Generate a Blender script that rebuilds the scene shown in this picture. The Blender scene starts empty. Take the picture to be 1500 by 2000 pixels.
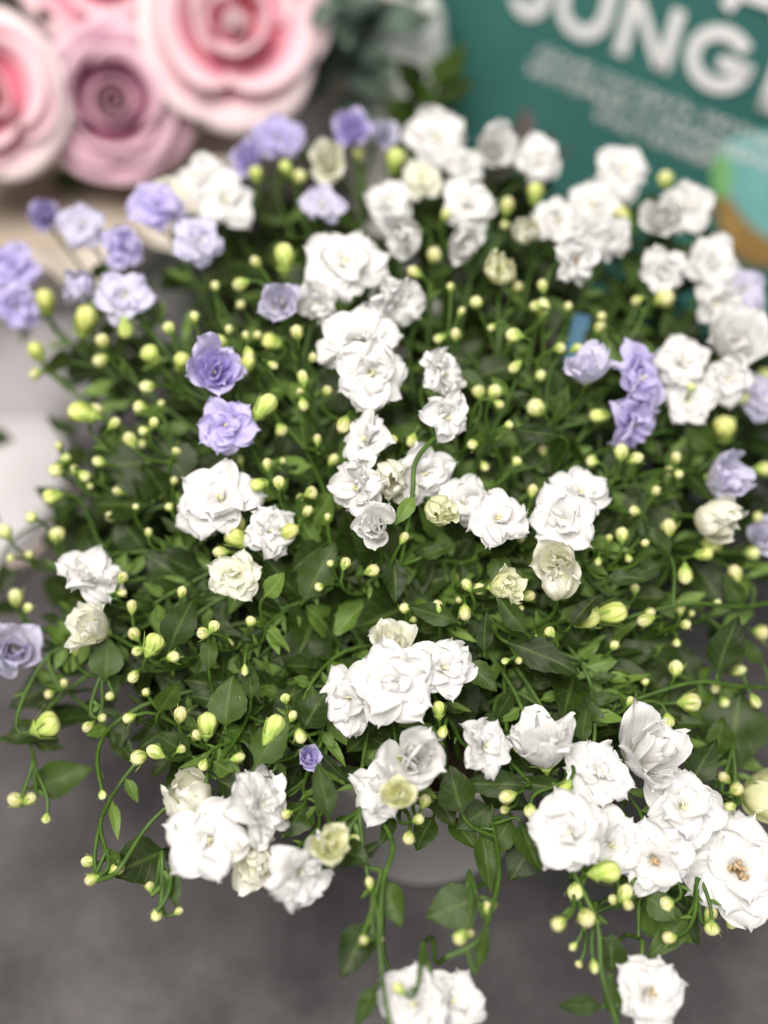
import bpy, math, random
from mathutils import Vector, Matrix
from mathutils import noise as mnoise

R = math.radians
sc = bpy.context.scene
col = sc.collection

# ------------------------------------------------------------------ camera
W_PX, H_PX, F_PX = 1500.0, 2000.0, 2060.0
PITCH = R(45.0)
CAM = Vector((0.0, -0.30, 0.43))
FWD = Vector((0, math.cos(PITCH), -math.sin(PITCH)))
RGT = Vector((1, 0, 0))
UPV = Vector((0, math.sin(PITCH), math.cos(PITCH)))

cam_d = bpy.data.cameras.new('camera')
cam = bpy.data.objects.new('camera', cam_d)
col.objects.link(cam)
cam.location = CAM
cam.rotation_euler = (math.pi / 2 - PITCH, 0, 0)
cam_d.sensor_fit = 'HORIZONTAL'
cam_d.sensor_width = 24.0
cam_d.lens = 24.0 * F_PX / W_PX
cam_d.clip_start = 0.01
cam_d.clip_end = 50
cam_d.dof.use_dof = True
cam_d.dof.focus_distance = 0.352
cam_d.dof.aperture_fstop = cam_d.lens / 16.0
sc.camera = cam

# ------------------------------------------------------------------ light (soft shop light from a lamp overhead, plus an added front fill)
world = bpy.data.worlds.new('World')
sc.world = world
world.use_nodes = True
bg = world.node_tree.nodes['Background']
bg.inputs[0].default_value = (0.93, 0.96, 1.0, 1)
bg.inputs[1].default_value = 0.06

def area(name, loc, target, size, power, colr):
    l = bpy.data.lights.new(name, 'AREA')
    l.shape = 'RECTANGLE'; l.size, l.size_y = size
    l.energy = power; l.color = colr
    o = bpy.data.objects.new(name, l); col.objects.link(o)
    o.location = loc
    o.rotation_euler = (Vector(target) - Vector(loc)).to_track_quat('-Z', 'Y').to_euler()
    return o
area('ceiling_lamp', (-0.20, -0.48, 1.25), (0, -.03, 0.12), (0.8, 0.7), 25.5, (1.0, 0.955, 0.905))
area('front_fill', (0.9, -1.3, 0.95), (0, 0, 0.12), (0.9, 0.9), 8, (0.95, 0.97, 1.0))  # added fill from the front right, brightens the pot and shaded petals

sc.view_settings.view_transform = 'Standard'
sc.view_settings.look = 'None'
sc.view_settings.gamma = 1
sc.view_settings.exposure = 0.27
sc.render.engine = 'CYCLES'
sc.cycles.use_denoising = True
sc.cycles.max_bounces = 8
sc.cycles.transparent_max_bounces = 8
sc.cycles.sample_clamp_indirect = 6

# ------------------------------------------------------------------ helpers
def ray(px, py):
    return (FWD + RGT * ((px - W_PX / 2) / F_PX) - UPV * ((py - H_PX / 2) / F_PX)).normalized()
def P(px, py, d):
    return CAM + ray(px, py) * d
def proj(p):
    v = p - CAM
    z = v.dot(FWD)
    return W_PX / 2 + F_PX * v.dot(RGT) / z, H_PX / 2 - F_PX * v.dot(UPV) / z
def onplane(px, py, o, n):
    r = ray(px, py)
    return CAM + r * ((o - CAM).dot(n) / r.dot(n))

NODES = [(-200, .55), (200, .495), (300, .472), (400, .442), (500, .415), (650, .388), (1000, .362), (1400, .347), (1700, .339), (2100, .335)]
def depth(px, py):                    # the plant's outer surface: rises away from the viewer, falls off to both sides
    d = NODES[-1][1]
    for (a, da), (b, db) in zip(NODES, NODES[1:]):
        if py <= b:
            t = (py - a) / (b - a); d = da + (db - da) * t; break
    return d + 0.066 * abs((px - 750) / 750) ** 2.5

def kind(o, k): o['kind'] = k; return o
def tag(o, label, cat, group=None):
    o['label'] = label; o['category'] = cat
    if group: o['group'] = group
    return o
def obj(name, data, parent=None, mat=None):
    o = bpy.data.objects.new(name, data)
    col.objects.link(o)
    if parent is not None: o.parent = parent
    if mat is not None and data is not None and not data.materials: data.materials.append(mat)
    return o
def empty(name, loc=(0, 0, 0)):
    o = bpy.data.objects.new(name, None); col.objects.link(o)
    o.empty_display_size = .01; o.location = loc
    return o

class MB:
    def __init__(s): s.v = []; s.f = []; s.uv = []; s.m = []
    def grid(s, pts, nu, nv, mi=0, uv=True, closed=False, M=None):
        b = len(s.v)
        s.v += [(M @ p if M else p) for p in pts]
        for j in range(nv - 1):
            for i in range(nu if closed else nu - 1):
                i2 = (i + 1) % nu
                s.f.append((b + j * nu + i, b + j * nu + i2, b + (j + 1) * nu + i2, b + (j + 1) * nu + i))
                u0, u1 = i / (nu - 1), (i + 1) / (nu - 1)
                v0, v1 = j / (nv - 1), (j + 1) / (nv - 1)
                s.uv.append(((u0, v0), (u1, v0), (u1, v1), (u0, v1)))
                s.m.append(mi)
    def face(s, pts, mi=0):
        b = len(s.v); s.v += list(pts); s.f.append(tuple(range(b, b + len(pts))))
        s.uv.append(tuple((0.5, 0.5) for _ in pts)); s.m.append(mi)
    def add(s, o, M, mi=0):
        b = len(s.v)
        s.v += [M @ Vector(p) for p in o.v]
        s.f += [tuple(b + i for i in f) for f in o.f]
        s.uv += o.uv; s.m += [mi + m for m in o.m]
    def lathe(s, prof, n=24, mi=0, M=None, mod=None):
        pts = []
        for j, (r, z) in enumerate(prof):
            for i in range(n):
                a = 2 * math.pi * i / n
                k = mod(a, j / (len(prof) - 1)) if mod else 1
                pts.append(Vector((r * k * math.cos(a), r * k * math.sin(a), z)))
        s.grid(pts, n, len(prof), mi, closed=True, M=M)
    def tube(s, pts, r0, r1, n=6, mi=0):
        pts = [Vector(p) for p in pts]
        out = []
        x = None
        for k, p in enumerate(pts):
            t = (pts[min(k + 1, len(pts) - 1)] - pts[max(k - 1, 0)]).normalized()
            if x is None:
                x = t.orthogonal().normalized()
            else:
                x = (x - t * x.dot(t))
                x = x.normalized() if x.length > 1e-6 else t.orthogonal().normalized()
            y = t.cross(x)
            r = r0 + (r1 - r0) * k / (len(pts) - 1)
            for i in range(n):
                a = 2 * math.pi * i / n
                out.append(p + x * (r * math.cos(a)) + y * (r * math.sin(a)))
        s.grid(out, n, len(pts), mi, closed=True)
    def mesh(s, name, mats=(), smooth=True):
        me = bpy.data.meshes.new(name)
        me.from_pydata([tuple(p) for p in s.v], [], s.f)
        ul = me.uv_layers.new(name='UVMap')
        flat = []
        for q in s.uv:
            for c in q: flat += c
        ul.data.foreach_set('uv', flat)
        me.polygons.foreach_set('use_smooth', [smooth] * len(me.polygons))
        if s.m and max(s.m) > 0: me.polygons.foreach_set('material_index', s.m)
        for m in mats: me.materials.append(m)
        me.update()
        return me

def spline(pts, t):                   # Catmull-Rom through pts, t in 0..1
    n = len(pts) - 1
    x = min(max(t, 0), 1) * n
    i = min(int(x), n - 1); f = x - i
    p = [pts[max(i - 1, 0)], pts[i], pts[i + 1], pts[min(i + 2, n)]]
    return tuple(0.5 * (2 * p[1][k] + (p[2][k] - p[0][k]) * f + (2 * p[0][k] - 5 * p[1][k] + 4 * p[2][k] - p[3][k]) * f * f
                 + (3 * p[1][k] - p[0][k] - 3 * p[2][k] + p[3][k]) * f ** 3) for k in range(len(p[1])))
def bez(a, b, c, d, n):
    out = []
    for i in range(n):
        t = i / (n - 1); s = 1 - t
        out.append(a * s ** 3 + b * (3 * s * s * t) + c * (3 * s * t * t) + d * t ** 3)
    return out
def basis(axis, roll=0.0, hint=None):
    z = axis.normalized()
    x = (hint - z * hint.dot(z)) if hint else z.orthogonal()
    if x.length < 1e-4: x = z.orthogonal()
    x.normalize(); y = z.cross(x)
    M = Matrix((x, y, z)).transposed()
    return (M @ Matrix.Rotation(roll, 3, 'Z')).to_4x4()

# ------------------------------------------------------------------ materials
def new_mat(name):
    m = bpy.data.materials.new(name); m.use_nodes = True
    nt = m.node_tree; nt.nodes.clear()
    out = nt.nodes.new('ShaderNodeOutputMaterial')
    return m, nt, out
def nd(nt, t, **kw):
    n = nt.nodes.new(t)
    for k, v in kw.items(): setattr(n, k, v)
    return n
def ramp(nt, fac, stops):
    r = nd(nt, 'ShaderNodeValToRGB')
    el = r.color_ramp.elements
    while len(el) > 1: el.remove(el[-1])
    el[0].position = stops[0][0]; el[0].color = (*stops[0][1], 1)
    for p, c in stops[1:]:
        e = el.new(p); e.color = (*c, 1)
    nt.links.new(fac, r.inputs[0])
    return r.outputs[0]
def uv_v(nt):
    u = nd(nt, 'ShaderNodeUVMap'); s = nd(nt, 'ShaderNodeSeparateXYZ')
    nt.links.new(u.outputs[0], s.inputs[0])
    return u.outputs[0], s.outputs[0], s.outputs[1]

def thin_mat(name, stops, trans_tint, trans=0.3, rough=0.55, spec=0.3, scale=(15, 2.2, 1), bump=0.6, hue=0.0, val=0.0):
    """petal or leaf: colour along its length, fine lengthwise creases, light passing through"""
    m, nt, out = new_mat(name)
    L = nt.links.new
    uv, u, v = uv_v(nt)
    c = ramp(nt, v, stops)
    oi = nd(nt, 'ShaderNodeObjectInfo')
    hs = nd(nt, 'ShaderNodeHueSaturation')
    L(c, hs.inputs['Color'])
    if hue:
        mr = nd(nt, 'ShaderNodeMapRange'); mr.inputs[3].default_value = .5 - hue; mr.inputs[4].default_value = .5 + hue
        L(oi.outputs['Random'], mr.inputs[0]); L(mr.outputs[0], hs.inputs['Hue'])
    if val:
        mr = nd(nt, 'ShaderNodeMapRange'); mr.inputs[3].default_value = 1 - val; mr.inputs[4].default_value = 1 + val
        L(oi.outputs['Random'], mr.inputs[0]); L(mr.outputs[0], hs.inputs['Value'])
    mp = nd(nt, 'ShaderNodeMapping'); mp.inputs['Scale'].default_value = scale
    L(uv, mp.inputs[0])
    nz = nd(nt, 'ShaderNodeTexNoise'); nz.inputs['Scale'].default_value = 1.0; nz.inputs['Detail'].default_value = 4
    L(mp.outputs[0], nz.inputs['Vector'])
    bp = nd(nt, 'ShaderNodeBump'); bp.inputs['Strength'].default_value = bump; bp.inputs['Distance'].default_value = 0.001
    L(nz.outputs[0], bp.inputs['Height'])
    pb = nd(nt, 'ShaderNodeBsdfPrincipled')
    pb.inputs['Roughness'].default_value = rough
    pb.inputs['Specular IOR Level'].default_value = spec
    L(hs.outputs[0], pb.inputs['Base Color']); L(bp.outputs[0], pb.inputs['Normal'])
    tr = nd(nt, 'ShaderNodeBsdfTranslucent')
    mx0 = nd(nt, 'ShaderNodeMix', data_type='RGBA', blend_type='MULTIPLY'); mx0.inputs[0].default_value = 1
    L(hs.outputs[0], mx0.inputs[6]); mx0.inputs[7].default_value = (*trans_tint, 1)
    L(mx0.outputs[2], tr.inputs[0])
    ms = nd(nt, 'ShaderNodeMixShader'); ms.inputs[0].default_value = trans
    L(pb.outputs[0], ms.inputs[1]); L(tr.outputs[0], ms.inputs[2]); L(ms.outputs[0], out.inputs[0])
    return m, nt, c, hs, u, v

def petal_mat(name, base, mid, tip, **kw):
    return thin_mat(name, [(0, base), (.35, mid), (.97, tip)], kw.pop('tt', (1, 1, 1)), trans=.40, rough=.5, spec=.2, **kw)[0]
M_WHITE = petal_mat('petal_white', (.80, .80, .60), (.86, .85, .83), (.87, .86, .85))
M_CREAM = petal_mat('petal_cream', (.74, .78, .40), (.88, .87, .68), (.90, .89, .80))
M_YELLOW = petal_mat('petal_yellow_green', (.66, .76, .26), (.86, .87, .50), (.89, .88, .66))
M_LILAC = petal_mat('petal_lilac', (.70, .67, .84), (.55, .48, .82), (.70, .65, .88), val=.06)
M_PALE = petal_mat('petal_pale_lilac', (.76, .76, .66), (.78, .77, .84), (.70, .67, .86), val=.03)
M_PETAL = {'w': M_WHITE, 'c': M_CREAM, 'y': M_YELLOW, 'v': M_LILAC, 'l': M_PALE}

def leaf_mat(name, a, b, vein, spec=.25):
    m, nt, out = new_mat(name)
    L = nt.links.new
    uv, u, v = uv_v(nt)
    oi = nd(nt, 'ShaderNodeObjectInfo')
    tc = nd(nt, 'ShaderNodeTexCoord')
    nz = nd(nt, 'ShaderNodeTexNoise'); nz.inputs['Scale'].default_value = 90; nz.inputs['Detail'].default_value = 3
    geo = nd(nt, 'ShaderNodeNewGeometry')
    L(geo.outputs['Position'], nz.inputs['Vector'])
    ad = nd(nt, 'ShaderNodeMath', operation='MULTIPLY_ADD'); ad.inputs[1].default_value = .8
    L(oi.outputs['Random'], ad.inputs[0])
    sb = nd(nt, 'ShaderNodeMath', operation='MULTIPLY_ADD'); sb.inputs[1].default_value = .9; sb.inputs[2].default_value = -.22
    L(nz.outputs[0], sb.inputs[0]); L(sb.outputs[0], ad.inputs[2])
    base = ramp(nt, ad.outputs[0], [(0, a), (1, b)])
    # midrib and side veins: |u-.5| and a skewed wave
    du = nd(nt, 'ShaderNodeMath', operation='SUBTRACT'); du.inputs[1].default_value = .5; L(u, du.inputs[0])
    ab = nd(nt, 'ShaderNodeMath', operation='ABSOLUTE'); L(du.outputs[0], ab.inputs[0])
    rib = ramp(nt, ab.outputs[0], [(0, (1, 1, 1)), (.035, (.6, .6, .6)), (.075, (0, 0, 0))])
    sk = nd(nt, 'ShaderNodeMath', operation='MULTIPLY_ADD'); sk.inputs[1].default_value = -.55
    L(ab.outputs[0], sk.inputs[0]); L(v, sk.inputs[2])
    fr = nd(nt, 'ShaderNodeMath', operation='MULTIPLY'); fr.inputs[1].default_value = 6.5; L(sk.outputs[0], fr.inputs[0])
    pp = nd(nt, 'ShaderNodeMath', operation='PINGPONG'); pp.inputs[1].default_value = .5; L(fr.outputs[0], pp.inputs[0])
    sv = ramp(nt, pp.outputs[0], [(0, (.5, .5, .5)), (.09, (0, 0, 0))])
    mxv = nd(nt, 'ShaderNodeMath', operation='MAXIMUM'); L(rib, mxv.inputs[0]); L(sv, mxv.inputs[1])
    vf = nd(nt, 'ShaderNodeMath', operation='MULTIPLY'); vf.inputs[1].default_value = .55; L(mxv.outputs[0], vf.inputs[0])
    mx = nd(nt, 'ShaderNodeMix', data_type='RGBA'); L(vf.outputs[0], mx.inputs[0]); L(base, mx.inputs[6]); mx.inputs[7].default_value = (*vein, 1)
    bp = nd(nt, 'ShaderNodeBump'); bp.inputs['Strength'].default_value = .25; bp.inputs['Distance'].default_value = .0005; bp.invert = True
    hm = nd(nt, 'ShaderNodeMath', operation='MULTIPLY_ADD'); hm.inputs[1].default_value = .5
    L(nz.outputs[0], hm.inputs[0]); L(mxv.outputs[0], hm.inputs[2])
    L(hm.outputs[0], bp.inputs['Height'])
    pb = nd(nt, 'ShaderNodeBsdfPrincipled'); pb.inputs['Roughness'].default_value = .48; pb.inputs['Specular IOR Level'].default_value = spec
    L(mx.outputs[2], pb.inputs['Base Color']); L(bp.outputs[0], pb.inputs['Normal'])
    tr = nd(nt, 'ShaderNodeBsdfTranslucent')
    m2 = nd(nt, 'ShaderNodeMix', data_type='RGBA', blend_type='MULTIPLY'); m2.inputs[0].default_value = 1
    L(mx.outputs[2], m2.inputs[6]); m2.inputs[7].default_value = (1.0, 1.0, .35, 1); L(m2.outputs[2], tr.inputs[0])
    ms = nd(nt, 'ShaderNodeMixShader'); ms.inputs[0].default_value = .2
    L(pb.outputs[0], ms.inputs[1]); L(tr.outputs[0], ms.inputs[2]); L(ms.outputs[0], out.inputs[0])
    return m
M_LEAF = leaf_mat('leaf_green', (.007, .015, .0016), (.043, .080, .010), (.10, .15, .036))
M_YLEAF = leaf_mat('leaf_young_lit', (.060, .118, .017), (.135, .22, .04), (.23, .31, .10))  # young green, with the stronger light on outer leaves put into its tone
M_SUCC = leaf_mat('leaf_grey_green', (.05, .10, .07), (.16, .22, .18), (.2, .26, .2))
M_BURG = leaf_mat('leaf_burgundy_grey', (.03, .02, .02), (.085, .065, .06), (.08, .025, .025))

def simple(name, colr, rough=.6, spec=.4, noise=None, bump=0, bscale=100, metallic=0):
    m, nt, out = new_mat(name)
    L = nt.links.new
    pb = nd(nt, 'ShaderNodeBsdfPrincipled')
    pb.inputs['Roughness'].default_value = rough; pb.inputs['Specular IOR Level'].default_value = spec
    pb.inputs['Metallic'].default_value = metallic
    pb.inputs['Base Color'].default_value = (*colr, 1)
    geo = nd(nt, 'ShaderNodeNewGeometry')
    if noise:
        n = nd(nt, 'ShaderNodeTexNoise'); n.inputs['Scale'].default_value = noise[0]; n.inputs['Detail'].default_value = 6; n.inputs['Roughness'].default_value = .62
        L(geo.outputs['Position'], n.inputs['Vector'])
        L(ramp(nt, n.outputs[0], noise[1]), pb.inputs['Base Color'])
    if bump:
        n2 = nd(nt, 'ShaderNodeTexNoise'); n2.inputs['Scale'].default_value = bscale; n2.inputs['Detail'].default_value = 5
        L(geo.outputs['Position'], n2.inputs['Vector'])
        b = nd(nt, 'ShaderNodeBump'); b.inputs['Strength'].default_value = bump; b.inputs['Distance'].default_value = .002
        L(n2.outputs[0], b.inputs['Height']); L(b.outputs[0], pb.inputs['Normal'])
    L(pb.outputs[0], out.inputs[0])
    return m
M_STEM = simple('stem_green', (.12, .22, .03), .5, .35, (160, [(.3, (.026, .060, .006)), (.7, (.068, .13, .016))]))
M_CALYX = simple('calyx_green', (.25, .38, .07), .5, .35, (260, [(.3, (.20, .33, .05)), (.7, (.42, .52, .13))]))
M_BUD = thin_mat('bud_cream_yellow', [(0, (.45, .58, .12)), (.35, (.78, .78, .32)), (.8, (.90, .87, .55)), (1, (.84, .76, .50))], (1, 1, .7), .3, .5, .3, hue=.015, val=.08)[0]
def fold_lines(m, dark):
    nt = m.node_tree; L = nt.links.new
    pb = next(n for n in nt.nodes if n.type == 'BSDF_PRINCIPLED'); src = pb.inputs['Base Color'].links[0].from_socket
    uv, u, v = uv_v(nt)
    k = nd(nt, 'ShaderNodeMath', operation='MULTIPLY_ADD'); k.inputs[1].default_value = .18; L(v, k.inputs[0]); L(u, k.inputs[2])
    f = nd(nt, 'ShaderNodeMath', operation='MULTIPLY'); f.inputs[1].default_value = 5 * 14 / 15; L(k.outputs[0], f.inputs[0])
    p = nd(nt, 'ShaderNodeMath', operation='PINGPONG'); p.inputs[1].default_value = .5; L(f.outputs[0], p.inputs[0])
    c = ramp(nt, p.outputs[0], [(0, dark), (.10, (.85, .88, .75)), (.25, (1, 1, 1))])
    x = nd(nt, 'ShaderNodeMix', data_type='RGBA', blend_type='MULTIPLY'); x.inputs[0].default_value = 1
    L(src, x.inputs[6]); L(c, x.inputs[7]); L(x.outputs[2], pb.inputs['Base Color'])
fold_lines(M_BUD, (.62, .70, .40))
M_GBUD = thin_mat('bud_lime', [(0, (.34, .48, .09)), (.5, (.66, .72, .22)), (1, (.80, .80, .38))], (1, 1, .6), .2, .5, .3, hue=.015, val=.06)[0]
fold_lines(M_GBUD, (.66, .76, .46))
M_STAMEN = simple('dry_stamen_tan', (.45, .30, .16), .8, .2, (900, [(.3, (.30, .18, .09)), (.7, (.62, .48, .30))]))
M_PISTIL = simple('pistil_cream', (.80, .78, .48), .6, .3)
M_SOIL = simple('peat_soil', (.03, .02, .014), .95, .1, (300, [(.3, (.015, .01, .008)), (.7, (.06, .042, .028))]), .8, 300)
M_POT = simple('white_plastic', (.82, .80, .75), .42, .4, (30, [(.3, (.79, .77, .71)), (.7, (.84, .82, .77))]))
M_GROUND = simple('grey_concrete', (.1, .1, .1), .8, .3, (11, [(.32, (.038, .034, .035)), (.5, (.080, .073, .074)), (.68, (.135, .124, .124))]), .35, 220)
M_WALL = simple('taupe_board', (.1, .08, .07), .75, .25, (6, [(.3, (.085, .068, .056)), (.7, (.125, .103, .088))]), .15, 60)

# ------------------------------------------------------------------ setting
g = MB(); g.grid([Vector((x, y, 0)) for y in (-3, -1, 0, .7) for x in (-3, -1, 0, 1, 3)], 5, 4)
kind(obj('ground', g.mesh('ground', [M_GROUND])), 'structure')
w = MB()
w.grid([Vector((x, .70, z)) for z in (0, .5, 1.0) for x in (-3, 0, 3)], 3, 3)
w.grid([Vector((x, y, 1.0)) for y in (.70, .73) for x in (-3, 0, 3)], 3, 2)
w.grid([Vector((x, .73, z)) for z in (0, .5, 1.0) for x in (3, 0, -3)], 3, 3)
kind(obj('wall', w.mesh('wall', [M_WALL], smooth=False)), 'structure')

# ------------------------------------------------------------------ petals of the bellflowers
OPEN = [
    [(.05, 0), (.20, .20), (.52, .32), (.82, .32), (1.0, .24)],
    [(.05, .02), (.17, .23), (.48, .37), (.78, .39), (.96, .31)],
    [(.04, .05), (.14, .26), (.36, .42), (.60, .47), (.74, .42)],
    [(.02, .08), (.07, .28), (.19, .43), (.35, .52), (.46, .52)]]
HALF = [
    [(.05, 0), (.25, .2), (.46, .5), (.60, .78), (.76, .92)],
    [(.05, 0), (.21, .22), (.36, .52), (.44, .78), (.46, .93)],
    [(.04, .03), (.14, .25), (.24, .52), (.29, .76), (.26, .92)],
    [(.02, .05), (.07, .28), (.12, .5), (.14, .72), (.09, .86)]]
CUP = [
    [(.05, 0), (.30, .16), (.46, .48), (.48, .82), (.30, 1.06)],
    [(.05, 0), (.26, .18), (.40, .48), (.40, .80), (.22, 1.0)],
    [(.04, .03), (.16, .25), (.26, .52), (.26, .76), (.10, .95)],
    [(.02, .05), (.07, .28), (.12, .5), (.10, .72), (.03, .90)]]
PROF = {'o': OPEN, 'h': HALF, 'c': CUP}
PWID = {'o': (.47, .43, .36, .22), 'h': (.50, .40, .28, .14), 'c': (.42, .36, .26, .12)}

def petal_grid(prof, W, seed, nu=11, nv=12, ruffle=.07):
    rnd = random.Random(seed)
    ph, fq = rnd.uniform(0, 6.3), rnd.uniform(5, 9)
    tipk = rnd.uniform(1.15, 2.0); skew = rnd.uniform(-.05, .05)
    cup = rnd.uniform(.02, .11); side = [rnd.uniform(-.10, .12), rnd.uniform(-.10, .12)]
    off = Vector((rnd.uniform(0, 50), rnd.uniform(0, 50), seed * .37))
    tipcurl = rnd.uniform(-.10, .08)
    pts = []
    for j in range(nv):
        v = j / (nv - 1)
        r, z = spline(prof, v)
        if v < .62:
            t = v / .62; w = W * (.22 + .78 * (t * t * (3 - 2 * t)) ** .8)
        else:
            w = W * max(0, 1 - ((v - .62) / .40) ** tipk) ** .70
        for i in range(nu):
            u = 2 * i / (nu - 1) - 1
            x = w * u
            rr = math.sqrt(max(r * r - (x * .80) ** 2, (r * .55) ** 2)) if v < .5 else r - (x * x) * (.55 / (r + .35))
            e = abs(u)
            fl = v * v * e ** 1.6
            n1 = mnoise.noise(Vector((u * 1.3, v * 1.6, 0)) + off)
            n2 = mnoise.noise(Vector((u * 3.1, v * 3.4, 5)) + off)
            zz = z + cup * u * u * v + ruffle * fl * math.sin(ph + fq * v + 2.2 * u) + n1 * .15 * v + n2 * .085 * v + mnoise.noise(Vector((u * 6, v * 5.5, 9)) + off) * .02 * v
            zz += side[0 if u < 0 else 1] * fl * .9
            zz += tipcurl * max(0, v - .7) ** 2 / .09
            # scalloped rim
            rr += (.03 * math.sin(9 * u + ph) + .03 * n2) * max(0, v - .55)
            rr += .10 * math.exp(-(u / .30) ** 2) * max(0, v - .75) / .25
            pts.append(Vector((x + skew * v + n1 * .03 * v, rr, zz)))
    m = MB(); m.grid(pts, nu, nv)
    return m
PETAL_MB = {(k, l, s): petal_grid(PROF[k][l], PWID[k][l], hash((k == 'o', k == 'h', l, s)) % 9973, ruffle=(.20, .20, .18, .15)[l])
            for k in 'ohc' for l in range(4) for s in range(5)}
PETAL_ME = {}
def petal_mesh(key, c):
    if (key, c) not in PETAL_ME:
        PETAL_ME[(key, c)] = PETAL_MB[key].mesh('petal', [M_PETAL[c]])
    return PETAL_ME[(key, c)]
def petal_layout(k, rnd, full=1.0):
    out = []
    cnt = {'o': (5, 5, 6, 5), 'h': (5, 5, 5, 3), 'c': (5, 4, 2, 0)}[k]
    for l, n in enumerate(cnt):
        a0 = rnd.uniform(0, 6.28)
        for i in range(n):
            a = a0 + 2 * math.pi * (i + rnd.uniform(-.16, .16)) / n
            s = rnd.uniform(.82, 1.12)
            tilt = rnd.uniform(-.22, .16) if l < 2 else rnd.uniform(-.36, .30)
            tilt -= .035 * (i % 2)
            if rnd.random() < .12: tilt += rnd.uniform(.25, .55)
            M = Matrix.Rotation(a, 4, 'Z') @ Matrix.Translation((0, 0, l * .012 + .004 * i)) @ Matrix.Rotation(tilt, 4, 'X') @ Matrix.Rotation(rnd.uniform(-.14, .14), 4, 'Y') @ Matrix.Scale(s, 4)
            out.append(((k, l, rnd.randrange(5)), M))
    return out

def center_mb(brown, rnd):
    """receptacle cup plus the pistil and stamens that sit in the middle"""
    m = MB()
    m.lathe([(.002, -.02), (.075, 0), (.13, .08), (.16, .16), (.12, .19), (.03, .17)], 10, 0)
    n = 9 if brown else 4
    for i in range(n):
        a = rnd.uniform(0, 6.28); q = rnd.uniform(.02, .20 if brown else .07)
        b = Vector((.03 * math.cos(a), .03 * math.sin(a), .12))
        t = Vector((q * math.cos(a), q * math.sin(a), rnd.uniform(.42, .56)))
        c = (b + t) / 2 + Vector((rnd.uniform(-.05, .05), rnd.uniform(-.05, .05), .03))
        m.tube([b, c, t, t + Vector((rnd.uniform(-.07, .07), rnd.uniform(-.07, .07), rnd.uniform(-.02, .05)))], .028 if brown else .022, .04 if brown else .028, 5, 1)
    return m

def sepal_strip(m, L, w, a, base_r, z0, out, mi=0):
    pts = []
    for j in range(6):
        v = j / 5
        r = base_r + out[0] * v + out[1] * v * v
        z = z0 + L * v - out[2] * v * v
        ww = w * (1 - v) ** .7 * (.7 + .6 * math.sin(math.pi * min(1, v * 1.4)))
        for u in (-1, 0, 1):
            pts.append(Vector((r - (.03 if u == 0 else 0) * .6, ww * u, z)))
    Mx = Matrix.Rotation(a, 4, 'Z')
    m.grid([Mx @ p for p in pts], 3, 6, mi)
def calyx_mb(seed, flare):
    rnd = random.Random(seed); m = MB()
    m.lathe([(.045, -.14), (.075, -.08), (.13, .0), (.15, .05), (.08, .06)], 10, 0, mod=lambda a, v: 1 + .08 * math.cos(5 * a))
    for i in range(5):
        sepal_strip(m, .30 * rnd.uniform(.8, 1.2), .055, 2 * math.pi * i / 5 + rnd.uniform(-.1, .1), .12, .0, (flare, .12 * rnd.uniform(.4, 1.3), .05))
    return m
CALYX_ME = [calyx_mb(i, .20).mesh('calyx', [M_CALYX]) for i in range(4)]

# ------------------------------------------------------------------ buds
def bud_mb(seed, big):
    rnd = random.Random(seed); m = MB()
    prof = [(.02, 0), (.50, .12), (.86, .42), (1.0, .85), (.97, 1.25), (.74, 1.62), (.40, 1.84), (.12, 1.93), (.01, 1.90)]
    if big: prof = [(.02, 0), (.42, .14), (.74, .55), (.98, 1.1), (1.05, 1.6), (.86, 2.05), (.5, 2.3), (.16, 2.38), (.01, 2.34)]
    ph = rnd.uniform(0, 6)
    m.lathe(prof, 15, 0, mod=lambda a, v: 1 + (.05 + .16 * v * v) * math.cos(5 * (a - 1.1 * v * v) + ph) + .03 * math.sin(2 * a + ph))
    return m
def budcalyx_mb(seed, big):
    rnd = random.Random(seed); m = MB()
    m.lathe([(.16, -.42), (.34, -.25), (.55, 0), (.80, .26), (.92, .46), (.88, .47)], 10, 0, mod=lambda a, v: 1 + .06 * math.cos(5 * a))
    for i in range(5):
        a = 2 * math.pi * i / 5 + rnd.uniform(-.12, .12)
        pts = []
        Ls = rnd.uniform(1.0, 1.5) * (1.2 if big else 1); fl = rnd.uniform(.05, .7)
        for j in range(6):
            v = j / 5
            r = .86 + .28 * math.sin(v * 2.0) + fl * v * v
            z = .30 + Ls * v
            ww = .20 * (1 - v) ** .8 + .01
            for u in (-1, 0, 1): pts.append(Matrix.Rotation(a, 4, 'Z') @ Vector((r + (.04 if u == 0 else 0), ww * u, z)))
        m.grid(pts, 3, 6)
    return m
BUD_MB = {(b, s): bud_mb(40 + s, b) for b in (0, 1) for s in range(4)}
BCAL_MB = {(b, s): budcalyx_mb(60 + s, b) for b in (0, 1) for s in range(4)}
BUD_ME = {k: m.mesh('bud', [M_GBUD if k[0] else M_BUD]) for k, m in BUD_MB.items()}
BCAL_ME = {k: m.mesh('calyx', [M_CALYX]) for k, m in BCAL_MB.items()}

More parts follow.
